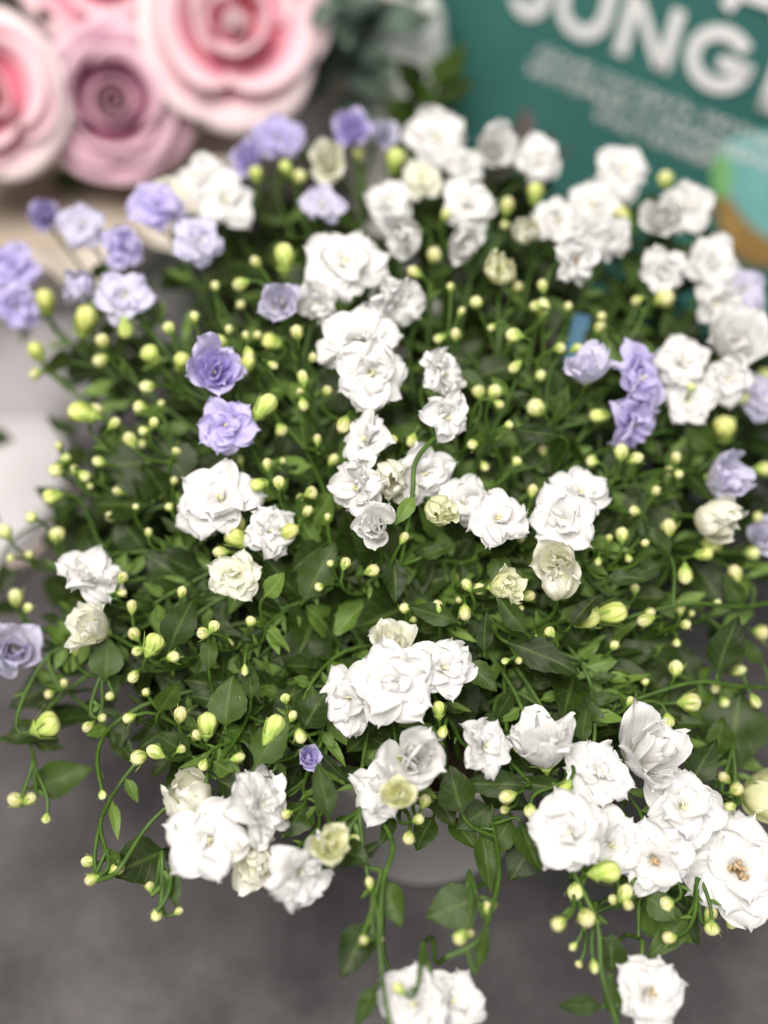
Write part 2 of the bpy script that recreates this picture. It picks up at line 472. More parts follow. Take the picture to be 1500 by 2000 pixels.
# ------------------------------------------------------------------ leaves (unit length along +Y, face up +Z)
def leaf_mb(seed, wide, nu=7, nv=13, teeth=1.0):
    rnd = random.Random(seed)
    bend = rnd.uniform(-.5, .15); fold = rnd.uniform(.10, .35); tw = rnd.uniform(-.35, .35); cv = rnd.uniform(-.10, .10)
    off = Vector((seed * 3.1, seed * 1.7, 0))
    m = MB(); pts = []
    st = .14
    for j in range(nv):
        v = j / (nv - 1)
        if v < st: w = .022 + .02 * v / st
        else:
            t = (v - st) / (1 - st)
            w = .5 * wide * (math.sin(math.pi * t ** .72) ** .85) * (1 - .18 * t) + .012 * (1 - t)
            if 0 < t < 1: w *= 1 + teeth * .035 * (1 if j % 2 else -1)
        for i in range(nu):
            u = 2 * i / (nu - 1) - 1
            x = w * u; y = v; z = bend * v * v * .5 + fold * x * x / (abs(x) + .05) + .05 * math.sin(9 * v + seed) * abs(u) * wide
            z += mnoise.noise(Vector((x * 5, y * 5, 0)) + off) * .05 * min(1, w * 6)
            a = tw * v
            pts.append(Vector((x * math.cos(a) - z * math.sin(a) + cv * v * v, y, z * math.cos(a) + x * math.sin(a))))
    m.grid(pts, nu, nv)
    return m
LEAF_MB = {}
for wi, wd in enumerate((.26, .42, .60, .82)):
    for s in range(4): LEAF_MB[(wi, s)] = leaf_mb(10 * wi + s + 1, wd)
LEAF_ME = {(k, y): m.mesh('leaf', [M_YLEAF if y else M_LEAF]) for k, m in LEAF_MB.items() for y in (0, 1)}
LEAF_LO = [leaf_mb(90 + s, (.4, .55, .7)[s % 3], 5, 7) for s in range(6)]

def leaf_matrix(base, tip, nrm, roll=0.0):
    y = (tip - base); L = y.length; y.normalize()
    z = nrm - y * nrm.dot(y)
    if z.length < 1e-4: z = y.orthogonal()
    z.normalize(); x = y.cross(z)
    return Matrix.Translation(base) @ (Matrix((x, y, z)).transposed() @ Matrix.Rotation(roll, 3, 'Y')).to_4x4() @ Matrix.Scale(L, 4)

# ------------------------------------------------------------------ the bellflower plant
POT = Vector((.018, -.050, 0))
rng = random.Random(7)
plant = empty('bellflower_plant', POT)
tag(plant, 'bushy potted bellflower covered in white and lilac double flowers and cream buds', 'potted plant')
bpy.context.view_layer.update()
PINV = Matrix.Translation(-POT)
def child(name, me, M, parent=plant):
    o = bpy.data.objects.new(name, me); col.objects.link(o); o.parent = parent
    o.matrix_local = (PINV @ M) if parent is plant else M
    return o

pm = MB()
pm.lathe([(.001, .0), (.0445, .0), (.046, .003), (.0545, .080), (.0585, .081), (.0590, .094), (.0575, .0955), (.0550, .094), (.0535, .082), (.046, .02), (.001, .018)], 64)
child('pot', pm.mesh('pot', [M_POT]), Matrix.Translation(POT))
so = MB()
for j in range(5):
    pass
so.lathe([(.0535, .083), (.045, .087), (.03, .090), (.015, .0915), (.0005, .092)], 32, mod=lambda a, v: 1 - .02 * abs(math.sin(5 * a)))
child('soil', so.mesh('soil', [M_SOIL]), Matrix.Translation(POT))

# flowers: px, py, diameter px, lean right, lean up, openness, colour, extra distance (mm), dry centre
FL = [
 (405,1640,168,-.10,.05,'o','w',0,0), (512,1572,160,.62,.18,'o','w',3,0), (503,1672,112,.1,-.45,'h','c',12,0), (592,1708,150,.62,-.38,'o','w',4,0),
 (645,1648,84,.35,.25,'h','y',-4,0), (372,1562,84,-.5,.45,'c','c',10,0), (808,1480,130,.25,.15,'h','w',2,0), (742,1548,128,-.35,-.2,'o','w',9,0),
 (778,1552,72,.05,.05,'h','y',-6,0), (950,1455,134,.62,.1,'o','w',2,0), (1062,1456,140,-.1,.86,'h','w',4,0), (1172,1505,140,.35,.25,'o','w',3,0),
 (1112,1628,158,-.18,.05,'o','w',-3,0), (1195,1652,138,.3,-.1,'o','w',6,0), (1268,1468,150,.62,.42,'h','w',4,0), (1335,1575,160,.30,.1,'o','w',-1,0),
 (1280,1682,145,.12,-.28,'o','w',1,1), (1415,1636,140,.1,.3,'o','w',8,0), (1440,1698,196,.12,.02,'o','w',-5,2), (1492,1552,90,.85,.1,'c','y',2,0),
 (1272,1942,132,.42,.0,'o','w',0,1), (808,1962,150,-.25,.1,'o','w',10,0), (882,1958,130,.45,.1,'o','w',15,0),
 (682,1362,140,-.45,-.05,'o','w',5,0), (765,1332,172,.0,.0,'o','w',-3,0), (866,1305,142,.32,.12,'o','w',2,0), (765,1254,84,0,.5,'h','c',10,0),
 (462,1125,108,.1,-.15,'o','c',3,0), (528,1038,125,.45,.12,'o','w',7,0), (428,972,165,-.18,.42,'o','w',2,0), (385,1012,100,-.5,-.3,'o','w',8,0),
 (175,1120,128,.1,.58,'o','w',0,0), (183,1224,104,-.72,.35,'h','c',0,0), (30,1272,104,.1,-.05,'h','l',0,0), (733,1026,90,-.15,-.1,'h','w',-6,0),
 (698,952,142,-.70,-.12,'o','w',0,0), (712,858,122,-.62,.25,'o','w',-1,0), (828,926,138,.45,-.22,'o','w',5,0), (762,932,72,.1,-.5,'c','c',4,0),
 (875,815,112,.42,-.1,'o','w',-6,0), (868,732,128,.80,.25,'o','w',2,0), (728,728,160,.15,-.08,'o','w',-4,0), (694,660,162,-.22,.62,'o','w',3,0),
 (857,992,60,.35,-.35,'c','y',-6,0), (975,1012,140,.1,.42,'o','w',0,0), (906,980,110,.25,.1,'o','w',8,0), (1098,1015,148,-.1,.02,'o','w',-2,0),
 (1132,962,124,.4,.4,'o','w',6,0), (1092,1100,100,-.05,-.05,'h','c',-4,0), (1088,1148,56,.0,.75,'c','c',-8,0), (982,1145,84,.86,.1,'h','y',0,0),
 (1148,722,92,.15,.8,'h','l',0,0), (1252,738,146,.80,.12,'o','v',0,0), (1240,828,118,.7,-.35,'o','v',6,0), (1414,932,106,.82,.05,'h','l',0,0),
 (1394,1016,76,.75,-.15,'c','c',0,0), (420,722,100,.1,.3,'h','v',-6,0), (440,830,124,-.05,.1,'o','v',-3,0), (548,590,86,.1,.15,'h','l',0,0),
 (245,580,118,.05,.1,'o','l',0,0), (158,572,62,-.1,.3,'c','l',2,0), (25,520,116,-.3,.2,'o','v',0,0), (32,600,100,.1,-.2,'o','v',2,0),
 (675,512,178,.0,.5,'o','w',0,0), (772,592,140,.58,-.22,'o','w',4,0), (620,588,108,-.25,-.45,'o','w',8,0), (305,400,120,.0,.5,'o','v',0,0),
 (245,482,98,.35,.35,'o','v',0,0), (392,472,112,.3,.3,'o','l',0,0), (162,440,108,-.1,.35,'o','l',2,0), (85,420,70,-.1,.2,'h','v',4,0),
 (630,398,100,.1,.5,'o','l',0,0), (690,256,82,.0,.3,'h','v',0,0), (542,270,104,-.1,.3,'o','v',4,0), (488,310,70,-.2,.2,'h','v',6,0),
 (750,262,58,.2,.2,'h','l',2,0), (915,400,124,.1,.3,'o','w',-4,0), (852,268,134,.1,.35,'o','w',4,0), (965,290,92,.2,.3,'h','w',2,0),
 (1052,312,112,.15,.3,'o','w',2,0), (1215,332,118,.1,.35,'o','w',4,0), (822,352,92,-.1,.3,'o','c',0,0), (758,396,104,-.2,.2,'o','w',3,0),
 (800,462,98,-.55,-.3,'h','w',0,0), (1090,430,112,.3,.3,'o','w',0,0), (1128,508,112,.72,-.05,'o','w',-4,1), (1160,402,134,.1,.3,'o','w',6,0),
 (1030,450,54,-.1,.5,'c','c',-2,0), (980,532,56,.1,.6,'c','y',-2,0), (1290,430,88,.2,.4,'h','w',0,0), (1292,530,100,.2,-.2,'o','w',2,0),
 (1345,400,112,.3,.3,'o','w',6,0), (1392,512,116,.35,.1,'o','w',6,0), (1398,592,104,.3,-.2,'o','w',8,0), (642,312,84,-.1,.3,'h','c',0,0),
 (1330,704,108,.1,.3,'o','w',4,0), (1346,782,104,.1,.1,'o','w',6,0), (1432,668,124,.4,.4,'h','w',0,0), (1422,738,104,.1,.1,'o','w',-2,0),
 (1488,780,92,.3,.0,'o','l',4,0), (1452,562,100,.3,.2,'o','l',10,0), (905,468,84,.2,-.3,'h','w',4,0), (442,392,134,.1,.3,'o','w',8,0),
 (402,352,110,-.1,.3,'o','w',12,0), (905,322,84,.0,.3,'o','w',6,0), (604,1480,52,.2,.1,'h','v',12,0), (1492,1050,64,.3,.1,'h','l',8,0),
 (1195,470,92,.4,-.3,'o','w',8,0), (330,385,90,.1,.4,'o','c',14,0),
]
# buds: px, py, size px (0 = 27), direction in degrees (0 = right, 90 = up, None = outward), lime
U, Dn, Lf, Rt = 90, 270, 180, 0
BD = [
 (355,1158,26,80),(258,1187,24,U),(300,1258,42,60,1),(268,1272,32,200),(262,1238,26,120),(338,1283,28,10),(262,1320,28,230),(395,1237,27,Lf),(418,1223,34,60),
 (448,1255,22,300),(490,1212,28,70),(478,1308,24,Dn),(432,1078,30,Lf),(465,1052,42,150,1),(468,1024,28,100),(502,1010,26,60),(558,1040,36,20,1),
 (645,1100,20,110),(675,1100,27,70),(726,1115,26,20),(622,1147,25,200),(10,1040,32,120),(112,1042,34,85),(57,1082,28,100),(32,1170,28,100),(55,1187,24,60),
 (240,1127,26,60),(238,1158,26,0),(148,1270,24,U),(95,1356,27,200),(125,1336,16,U),(172,1420,28,220),(200,1402,18,0),(252,1402,30,200),(285,1352,20,120),
 (93,1416,56,20,1),(352,1398,32,80),(405,1418,44,85,1),(385,1437,28,120),(270,1480,33,200),(305,1470,34,150),(355,1463,26,30),(397,1495,28,250),(464,1480,32,15),
 (530,1428,42,60,1),(557,1362,25,100),(570,1400,25,60),(586,1436,26,280),(640,1560,26,70),(560,1590,23,200),(692,1640,32,10),(830,1563,30,70),(818,1600,32,20),(798,1638,27,260),
 (788,1052,24,60),(1017,1052,22,50),(1240,998,28,160),(1305,1033,32,85),(1215,1045,29,90),(1228,1092,20,290),(1168,1097,20,260),(1338,1120,29,270),
 (1386,1064,38,30,1),(1376,1082,32,10,1),(1437,1123,36,105),(1490,1236,32,350),(855,1187,25,100),(908,1195,27,270),(912,1143,27,120),(936,1150,33,20),
 (898,1172,17,180),(1033,1165,25,20),(1017,1187,17,300),(1138,1208,48,10,1),(1183,1200,46,10,1),(1073,1233,31,130),(1047,1257,29,270),(790,1187,27,100),
 (808,1210,19,20),(1013,1290,22,300),(987,1291,17,200),(1270,1197,28,20),(1262,1211,26,200),(1328,1190,24,90),(1351,1198,20,60),(1340,1220,31,10),(1322,1256,19,270),
 (1320,1305,36,80),(1350,1372,42,5),(1305,1410,35,280),(1398,1342,20,250),(1415,1373,21,300),(857,1388,28,95,1),(865,1430,27,250),(993,1555,27,200),(985,1582,18,200),
 (1036,1585,27,270),(1105,1540,30,240,1),(1180,1704,46,10,1),(1125,1740,33,250),(1090,1805,31,215),(1145,1792,33,300),(1220,1745,28,60),(1200,1758,20,150),(1226,1766,26,300),
 (1120,1848,20,230),(1130,1884,22,240),(1160,1886,27,280),(955,1770,31,80),(912,1800,27,110),(898,1832,34,240),(918,1822,24,60),(1300,1766,29,200),(1308,1831,33,195),
 (1388,1784,28,60),(1390,1816,30,270),(1430,1803,23,330),(1415,1520,31,140),(1440,1541,26,30),(1425,1576,26,200),(710,1836,25,180),(745,1836,13,60),(780,1932,27,140),(722,1726,20,100),
 (175,1683,31,170),(178,1718,31,200),(228,1697,29,20),(293,1730,20,100),(306,1786,27,250),(348,1780,18,30),(35,1563,28,160),(60,1560,26,40),(90,1600,22,260),(200,1552,24,280),
 (165,808,48,165,1),(188,800,30,60),(222,828,27,45),(195,902,29,170),(110,918,27,220),(115,872,23,110),(127,895,23,30),(165,930,27,320),(145,917,20,100),(175,948,18,300),(100,970,38,190,1),
 (200,665,31,110),(198,703,29,200),(72,688,34,120,1),(70,730,31,200),(165,635,52,80,1),(90,595,38,100,1),(295,693,42,130,1),(355,705,36,80,1),(290,755,29,190),(272,795,29,170),
 (300,826,27,70),(280,842,22,200),(278,866,20,220),(314,790,20,70),(428,672,30,85,1),(447,645,25,U),(480,655,24,100),(502,655,25,60),(530,668,35,160,1),(485,690,25,280),(478,718,32,60,1),
 (533,713,25,330),(592,740,27,100),(588,764,22,200),(640,762,24,60),(592,790,27,280),(512,800,38,50,1),(550,841,25,300),(672,828,31,250),(522,907,29,95),(552,900,18,20),
 (510,946,28,190,1),(545,942,27,90),(610,962,29,20),(587,972,20,200),(555,510,44,90,1),(500,512,30,130),(470,555,28,200),(245,636,29,270,1),(848,500,33,85),(811,532,30,150),
 (1060,607,36,90),(1045,598,26,170),(1003,655,32,170),(1095,680,30,10),(1007,715,29,220),(1047,796,38,140),(1055,735,22,60),(1125,681,20,20),(890,655,27,95),(860,660,23,200),
 (1170,640,31,60),(1175,618,25,90),(1297,582,50,30),(1217,420,32,140),(1245,586,26,200),(935,765,31,100),(966,765,29,60),(976,790,27,330),(995,830,27,15),(923,868,25,200),
 (946,910,21,300),(805,860,28,250),(768,858,24,200),(1213,885,34,85),(1154,900,33,165),(1240,896,33,20),(1175,812,31,180,1),(1320,896,31,80),(1310,921,29,190),(1326,926,24,330),
 (1415,840,44,88,1),(1350,755,28,70),(1447,780,27,30),(1489,742,38,60,1),(1492,916,33,0),(1460,935,27,220),(1300,350,40,100),(585,345,30,80),(560,330,30,120,1),(610,380,28,U),(500,340,30,100,1),
 (780,305,28,60),(700,300,26,100),(770,320,34,80,1),(930,300,26,90),(1045,380,34,90,1),(990,405,26,80),(870,420,26,60),(985,440,24,200),(725,480,26,90),(470,595,24,120),(420,560,24,90),
 (580,650,26,100),(380,620,24,100),(330,640,26,110),(610,700,24,60),(880,560,24,90),(930,590,26,110),(1010,560,24,60),(1110,600,24,90),(960,640,24,220),(1060,560,24,100),(900,610,22,60),
 (255,860,26,120),(230,960,24,160),(290,930,22,100),(345,880,22,60),(330,990,24,120),(290,1040,24,90),(220,1010,22,160),(265,990,20,80),(60,1010,26,160),(20,1090,24,180),(340,940,20,80),
 (620,860,22,90),(650,900,22,60),(470,900,22,100),(600,1000,22,60),(640,1010,20,90),(1010,900,22,60),(1060,880,22,100),(1040,960,24,80),(1280,960,24,60),(1260,1060,24,90),(1190,1050,22,80),
 (1480,1010,26,30),(1470,1080,26,0),(1400,1180,22,60),(1240,1150,22,90),(1200,1260,22,60),(1440,1310,24,20),(1475,1370,24,300),(1260,1330,22,90),(1230,1370,20,60),(470,1360,22,100),(215,1360,22,140),
]

tips = []                                     # (kind, index, point, axis, radius)
for i, f in enumerate(FL):
    px, py, D, tx, ty, op, c, dz, br = f
    d = depth(px, py) + dz * .001
    maxr = {'o': 1.0, 'h': .74, 'c': .50}[op]
    rad = D / 2 / F_PX * d / maxr * (.95 if py > 620 else .88)
    p = P(px, py, d)
    view = -ray(px, py)
    k = math.sqrt(max(.05, 1 - tx * tx - ty * ty))
    up = (UPV - view * UPV.dot(view)).normalized(); rt = up.cross(view)
    ax = (view * k + rt * tx + up * ty).normalized()
    hgt = {'o': .40, 'h': .55, 'c': .50}[op]
    base = p - ax * (hgt * rad)
    tips.append(('f', i, base - ax * (.14 * rad), ax, rad, px, py))
for i, b in enumerate(BD):
    px, py, s, a = b[:4]; lime = len(b) > 4
    d = depth(px, py) + rng.uniform(0, .012) + (.006 if s < 24 else 0)
    rad = s / 2 / F_PX * d * (rng.uniform(.60, .92) if not lime else rng.uniform(.76, .90))
    view = -ray(px, py)
    up = (UPV - view * UPV.dot(view)).normalized(); rt = up.cross(view)
    el = rng.uniform(-.05, .65)
    ax = ((rt * math.cos(R(a)) + up * math.sin(R(a))) * math.sqrt(1 - el * el) + view * el).normalized()
    p = P(px, py, d)
    base = p - ax * (rad * (1.2 if lime else 1.0))
    tips.append(('b', i, base - ax * rad * .40, ax, rad, px, py))

# --- sprays: neighbouring tips share a stem
todo = list(range(len(tips)))
sprays = []
while todo:
    s = todo.pop(0)
    grp = [s]
    lim = 95
    for t in sorted(todo, key=lambda k: (tips[k][5] - tips[s][5]) ** 2 + (tips[k][6] - tips[s][6]) ** 2):
        if len(grp) >= 5: break
        if math.hypot(tips[t][5] - tips[s][5], tips[t][6] - tips[s][6]) < lim and (tips[t][2] - tips[s][2]).length < .022:
            grp.append(t)
    for t in grp[1:]: todo.remove(t)
    sprays.append(grp)

# where the plant must leave the ground, the pot or a neighbour in view
def inside(px, py):
    poly = [(-260, 560), (-200, 1440), (30, 1500), (230, 1440), (330, 1500), (560, 1590), (660, 1570), (1030, 1570), (1080, 1680), (1260, 1740), (1400, 1740), (1600, 1650),
            (1760, 1500), (1760, 760), (1480, 560), (1380, 420), (1240, 370), (1050, 340), (900, 300), (680, 300), (560, 350), (430, 440), (330, 520), (170, 600), (60, 620)]
    c = False
    for (x0, y0), (x1, y1) in zip(poly, poly[1:] + poly[:1]):
        if (y0 > py) != (y1 > py) and px < (x1 - x0) * (py - y0) / (y1 - y0) + x0: c = not c
    return c
def sparse(px, py):                            # chance of keeping a filler leaf here
    if px > 1180 and 1090 < py < 1520: return .30
    if px > 1390 and 560 < py < 1000: return .5
    if px < 150 and 980 < py: return .30
    if px < 330 and py > 1400: return .3
    if px < 130 and 600 < py < 1000: return .06
    if px < 260 and 600 < py < 1000: return .35
    if px < 440 and 480 < py < 700: return .5
    return 1

leaf_jobs = []                                 # (rank, mesh key, young, matrix)
def add_leaf(base, tip, nrm, wi, young_lit, rank, roll=0.0):
    leaf_jobs.append((rank, (wi, rng.randrange(4)), young_lit, leaf_matrix(base, tip, nrm, roll)))

HEART = Vector((.015, -.045, .10))
TRAIL2 = []
# connecting trailing stems seen below the bush
TRAIL = []
def trail(ctrl, r=.0009):
    m = MB(); pts = [P(x, y, depth(x, y) + dz * .001) for x, y, dz in ctrl]
    n = 6 * len(pts)
    line = [Vector(spline([tuple(p) for p in pts], k / (n - 1))) for k in range(n)]
    TRAIL.extend(line)
    m.tube(line, r, r * .75, 7)
    child('stem', m.mesh('stem', [M_STEM]), Matrix.Identity(4))
trail([(700, 1540, 30), (765, 1640, 14), (748, 1725, 8), (742, 1840, 4), (752, 1950, 5), (770, 2040, 6)])
trail([(1080, 1560, 20), (1110, 1680, 10), (1165, 1800, 4), (1175, 1900, 3), (1205, 2000, 4), (1215, 2040, 6)], .0010)
trail([(700, 1850, 6), (722, 1790, 8), (745, 1700, 10)])
trail([(870, 1870, 4), (930, 1840, 3), (955, 1790, 3), (975, 1700, 12), (960, 1600, 26)])
trail([(180, 1720, 2), (215, 1712, 3), (238, 1690, 4), (300, 1600, 12), (420, 1500, 16)], .0009)
trail([(306, 1780, 6), (330, 1740, 8), (345, 1660, 14), (420, 1540, 20)], .0009)
trail([(1560, 1165, 4), (1450, 1185, 2), (1330, 1180, 6), (1150, 1230, 20)], .0009)
trail([(1560, 1348, 6), (1440, 1340, 4), (1340, 1335, 8), (1150, 1400, 24)], .0009)
trail([(868, 846, 0), (838, 866, -3), (811, 905, -4), (806, 965, -3), (792, 1050, 4), (770, 1160, 20)], .0010)

for grp in sprays:
    m = MB()
    c = sum((tips[t][2] for t in grp), Vector()) / len(grp)
    ax = sum((tips[t][3] for t in grp), Vector()).normalized()
    big = any(tips[t][0] == 'f' for t in grp)
    toh = (HEART + Vector((0, .0, .02)) - c).normalized()
    node = c + toh * (.017 if big else .012) - ax * .006 + Vector((0, 0, -.006))
    if c.z < .12: node = c + Vector((0, .012, .012))
    a = rng.uniform(0, 6.28); q = rng.uniform(.005, .040)
    base = POT + Vector((q * math.cos(a), q * math.sin(a), .088))
    out = (node - base); L = out.length
    flat = Vector((out.x, out.y, 0))
    if node.z < .15 or out.y < -.07:           # arches over the rim and trails down
        c1 = base + Vector((0, 0, .07)) + flat * .25; c2 = node + Vector((0, 0, .035)) - flat * .18
        if node.z < .11: c2 = node + Vector((0, .005, .05))
    else:
        c1 = base + Vector((0, 0, L * .35)) + flat * .12; c2 = node - (ax * .3 - toh * .7).normalized() * L * .30 + Vector((0, 0, -.01))
        c2 = node + toh * L * .30 + Vector((0, 0, -.012))
    cpx, cpy = proj(node)
    if cpy > 1690 or (cpx < 400 and cpy > 1620):     # short side shoot off a trailing stem
        base = min(TRAIL, key=lambda q: (q - node).length)
        c1 = base * .7 + node * .3 + Vector((0, 0, .002)); c2 = base * .3 + node * .7
    pts = bez(base, c1, c2, node, 18)
    wob = Vector((rng.uniform(-1, 1), rng.uniform(-1, 1), rng.uniform(-1, 1))) * .003
    pts = [p + wob * math.sin(k / 17 * math.pi * 2) + Vector((mnoise.noise(p * 60), mnoise.noise(p * 60 + Vector((9, 0, 0))), 0)) * .0015 * (k / 17) for k, p in enumerate(pts)]
    for k in range(18):                        # keep the stem under the flowering surface
        p = pts[k]; px, py = proj(p); d = (p - CAM).length
        need = depth(px, py) + .030 * (1 - k / 17) ** .5 + .010
        if px > -300 and px < 1800 and py < 2200 and d < need: pts[k] = CAM + (p - CAM) * (need / d)
    node = pts[-1]
    TRAIL2.extend(pts[4:])
    sl = sum((pts[k + 1] - pts[k]).length for k in range(17))
    m.tube(pts, .0010 if sl > .04 else .0008, .0007, 7)
    nd_dir = (pts[-1] - pts[-3]).normalized()
    for t in grp:
        kd, i, tp, tax, rad, px, py = tips[t]
        d1 = (tp - node).length
        pp = bez(node, node + (nd_dir * .6 + (tp - node).normalized() * .6) * d1 * .35, tp - tax * d1 * .40, tp + tax * rad * .03, 9)
        m.tube(pp, .00075, .00062 if kd == 'b' else .0008, 6)
        # a narrow bract or two on the pedicel
        for _ in range(rng.choice((1, 1, 2))):
            k = rng.randrange(2, 6)
            side = (pp[k + 1] - pp[k]).cross(Vector((rng.uniform(-1, 1), rng.uniform(-1, 1), rng.uniform(-1, 1)))).normalized()
            dr = ((pp[k + 1] - pp[k]).normalized() * .8 + side).normalized()
            add_leaf(pp[k], pp[k] + dr * rng.uniform(.003, .0065), -ray(px, py), 0, 1, 9)
    child('stem', m.mesh('stem', [M_STEM]), Matrix.Identity(4))
    # leaves: a pair just under the spray, then alternately down the stem
    n = 0
    for k in (16, 15, 13, 12, 10, 9, 8, 6) if sl > .04 else (12,):
        if rng.random() > (.85 if k > 12 else .5): continue
        p = pts[k]; tg = (pts[min(k + 1, 17)] - pts[k - 1]).normalized()
        px, py = proj(p)
        outw = (p - HEART); outw.z *= .3
        view = (CAM - p).normalized()
        side = tg.cross(view).normalized() * (1 if (k + n) % 2 else -1)
        dr = (side * rng.uniform(.5, 1.1) + tg * rng.uniform(.2, .8) + view * rng.uniform(-.1, .45) + Vector((0, 0, rng.uniform(-.2, .25)))).normalized()
        Ls = rng.uniform(.010, .017) if k > 12 else rng.uniform(.015, .026)
        tip = p + dr * Ls
        tx_, ty_ = proj(tip)
        if 620 < tx_ < 1020 and ty_ > 1575: continue
        if (tip - CAM).length < depth(tx_, ty_) + .004: tip = CAM + (tip - CAM).normalized() * (depth(tx_, ty_) + .006)
        nrm = (Vector((0, 0, 1)) * .7 + view * .6 + Vector((rng.uniform(-.5, .5), rng.uniform(-.5, .5), 0))).normalized()
        wi = rng.choice((0, 1, 1)) if k > 12 else rng.choice((1, 2, 2, 3))
        add_leaf(p, tip, nrm, wi, 1 if rng.random() < (.6 if k > 12 else .15) else 0, 3 + k * .05)  # paler tone more often near the tip, standing in for light on outer leaves
        n += 1
    for k in range(7, 17) if sl > .04 else ():       # small leaves that clothe the upper stem
        for sgn in (-1, 1):
            if rng.random() > .55: continue
            p = pts[k]; tg = (pts[k + 1] - pts[k - 1]).normalized(); view = (CAM - p).normalized()
            side = tg.cross(view).normalized() * sgn
            dr = (side * rng.uniform(.5, 1.1) + tg * rng.uniform(.1, .9) + view * rng.uniform(-.1, .6)).normalized()
            tip = p + dr * rng.uniform(.006, .013)
            tx_, ty_ = proj(tip)
            if (620 < tx_ < 1020 and ty_ > 1575) or (tip - CAM).length < depth(tx_, ty_) + .003: continue
            nrm = (Vector((0, 0, 1)) * .6 + view * .7 + Vector((rng.uniform(-.5, .5), rng.uniform(-.5, .5), 0))).normalized()
            add_leaf(p, tip, nrm, rng.choice((0, 1, 1, 2)), 1 if rng.random() < .45 else 0, 2)

def petiole(b, t):
    q = min(TRAIL2 + TRAIL, key=lambda p: (p - b).length + .4 * max(0, (p - t).length - (p - b).length < 0))
    L = (q - b).length
    if L < .002 or L > .08: return
    m = MB(); back = (b - t).normalized()
    m.tube(bez(q, q + (b - q) * .35 - Vector((0, 0, L * .12)), b + back * L * .3, b + (t - b) * .05, 9), .0008, .00055, 6)
    child('stem', m.mesh('stem', [M_STEM]), Matrix.Identity(4))
# leaves that the picture shows singly: base px, tip px, width class, young, extra distance mm
LV = [(440,1425,445,1322,3,0,6),(205,1332,207,1248,3,0,6),(590,1178,652,1062,2,0,14),(768,1090,776,1172,2,0,8),(812,966,772,1024,1,1,-6),(1032,1240,962,1165,1,0,-2),(897,1216,800,1178,1,0,6),
 (946,1278,944,1198,1,0,6),(985,1252,1135,1302,1,0,8),(908,1288,968,1345,2,0,6),(1112,1226,1160,1158,1,0,2),(1092,1192,1062,1148,1,0,2),(1312,1092,1264,1012,1,0,0),(1456,1192,1414,1118,1,0,0),
 (1400,1322,1428,1198,2,0,2),(1450,1345,1415,1505,3,0,8),(1492,1300,1440,1248,1,0,4),(1097,852,1006,838,1,0,0),(930,712,850,688,1,0,12),(330,1272,369,1162,2,0,2),(408,1312,404,1228,1,0,6),
 (490,1372,490,1288,1,0,6),(308,1396,345,1325,2,0,6),(494,1502,560,1398,2,0,0),(590,1430,628,1350,3,0,8),(642,1604,628,1488,1,0,-2),(514,1168,562,1122,2,1,2),(905,1595,872,1500,3,0,10),
 (1032,1535,902,1522,1,0,6),(940,1752,838,1792,3,0,4),(722,1792,668,1906,2,0,6),(748,1712,778,1806,2,0,8),(737,1922,690,2000,1,0,6),(775,1902,862,1912,1,0,26),(1178,1966,1092,1958,1,0,4),
 (1208,1995,1180,1908,1,0,4),(1196,1905,1190,1826,3,0,6),(1348,1782,1268,1872,1,0,2),(655,1655,718,1682,3,0,6),(660,1668,632,1704,2,0,8),(1260,1748,1320,1792,3,0,8),(0,1442,98,1420,1,0,2),
 (55,1542,172,1500,2,0,14),(938,1618,962,1742,1,0,20),(1132,1456,1152,1380,1,0,6),(960,1080,1000,1150,2,0,12),(770,860,830,835,1,0,8),(1110,1540,1010,1535,1,0,8),(1250,1690,1200,1760,3,0,12),
 (1310,1330,1280,1440,2,0,14),(1240,1440,1350,1480,2,0,12),(1345,1540,1390,1440,2,0,10),(1340,700,1290,770,1,0,16),(1080,820,1110,750,1,0,4),(880,720,960,760,1,0,14),(820,1090,880,1060,1,0,10),
 (1180,1130,1260,1120,1,0,4),(1300,1100,1210,1130,1,0,6),(600,1560,560,1640,3,0,14),(540,1540,500,1520,2,0,10),(640,1060,560,1110,2,0,16),(380,1480,300,1440,2,0,10),(420,1520,500,1560,2,0,10),
 (700,1680,740,1640,1,0,8),(1250,640,1190,660,1,0,14),(930,1900,960,1800,0,0,2),(215,1660,238,1690,1,0,4),(330,1690,345,1770,1,0,10),(1395,1480,1420,1400,2,0,12),(1400,880,1330,830,2,0,10),(1240,1010,1290,1060,1,0,4),(1150,1405,1085,1352,2,0,16),(1115,1375,1185,1425,2,0,18),(1140,1430,1150,1345,2,0,20),(1190,1390,1130,1360,3,0,24),(1170,1440,1100,1410,3,0,24),
 (1100,1330,1160,1390,3,0,28),(1010,1390,1080,1420,2,0,22),
 (1000,1590,955,1685,2,0,24),(1015,1600,1045,1705,2,0,20),(880,1590,925,1665,2,0,26),(770,1585,745,1650,1,0,20),(850,1590,805,1660,2,0,24),(1060,1620,1000,1715,3,0,26),(690,1590,660,1650,3,0,18),(960,1570,900,1620,3,0,22)]
for bx, by, tx, ty, wi, yg, dz in LV:
    d = depth(bx, by) + dz * .001
    b = P(bx, by, d + .003); t = P(tx, ty, d - .002 + .2 * (depth(tx, ty) - depth(bx, by)))
    L = (t - b).length
    t = b + (t - b) * 1.0
    nrm = (-ray(bx, by) + Vector((rng.uniform(-.4, .4), rng.uniform(-.3, .1), rng.uniform(.1, .5)))).normalized()
    add_leaf(b, t, nrm, wi, yg, 12)
    petiole(b, t)

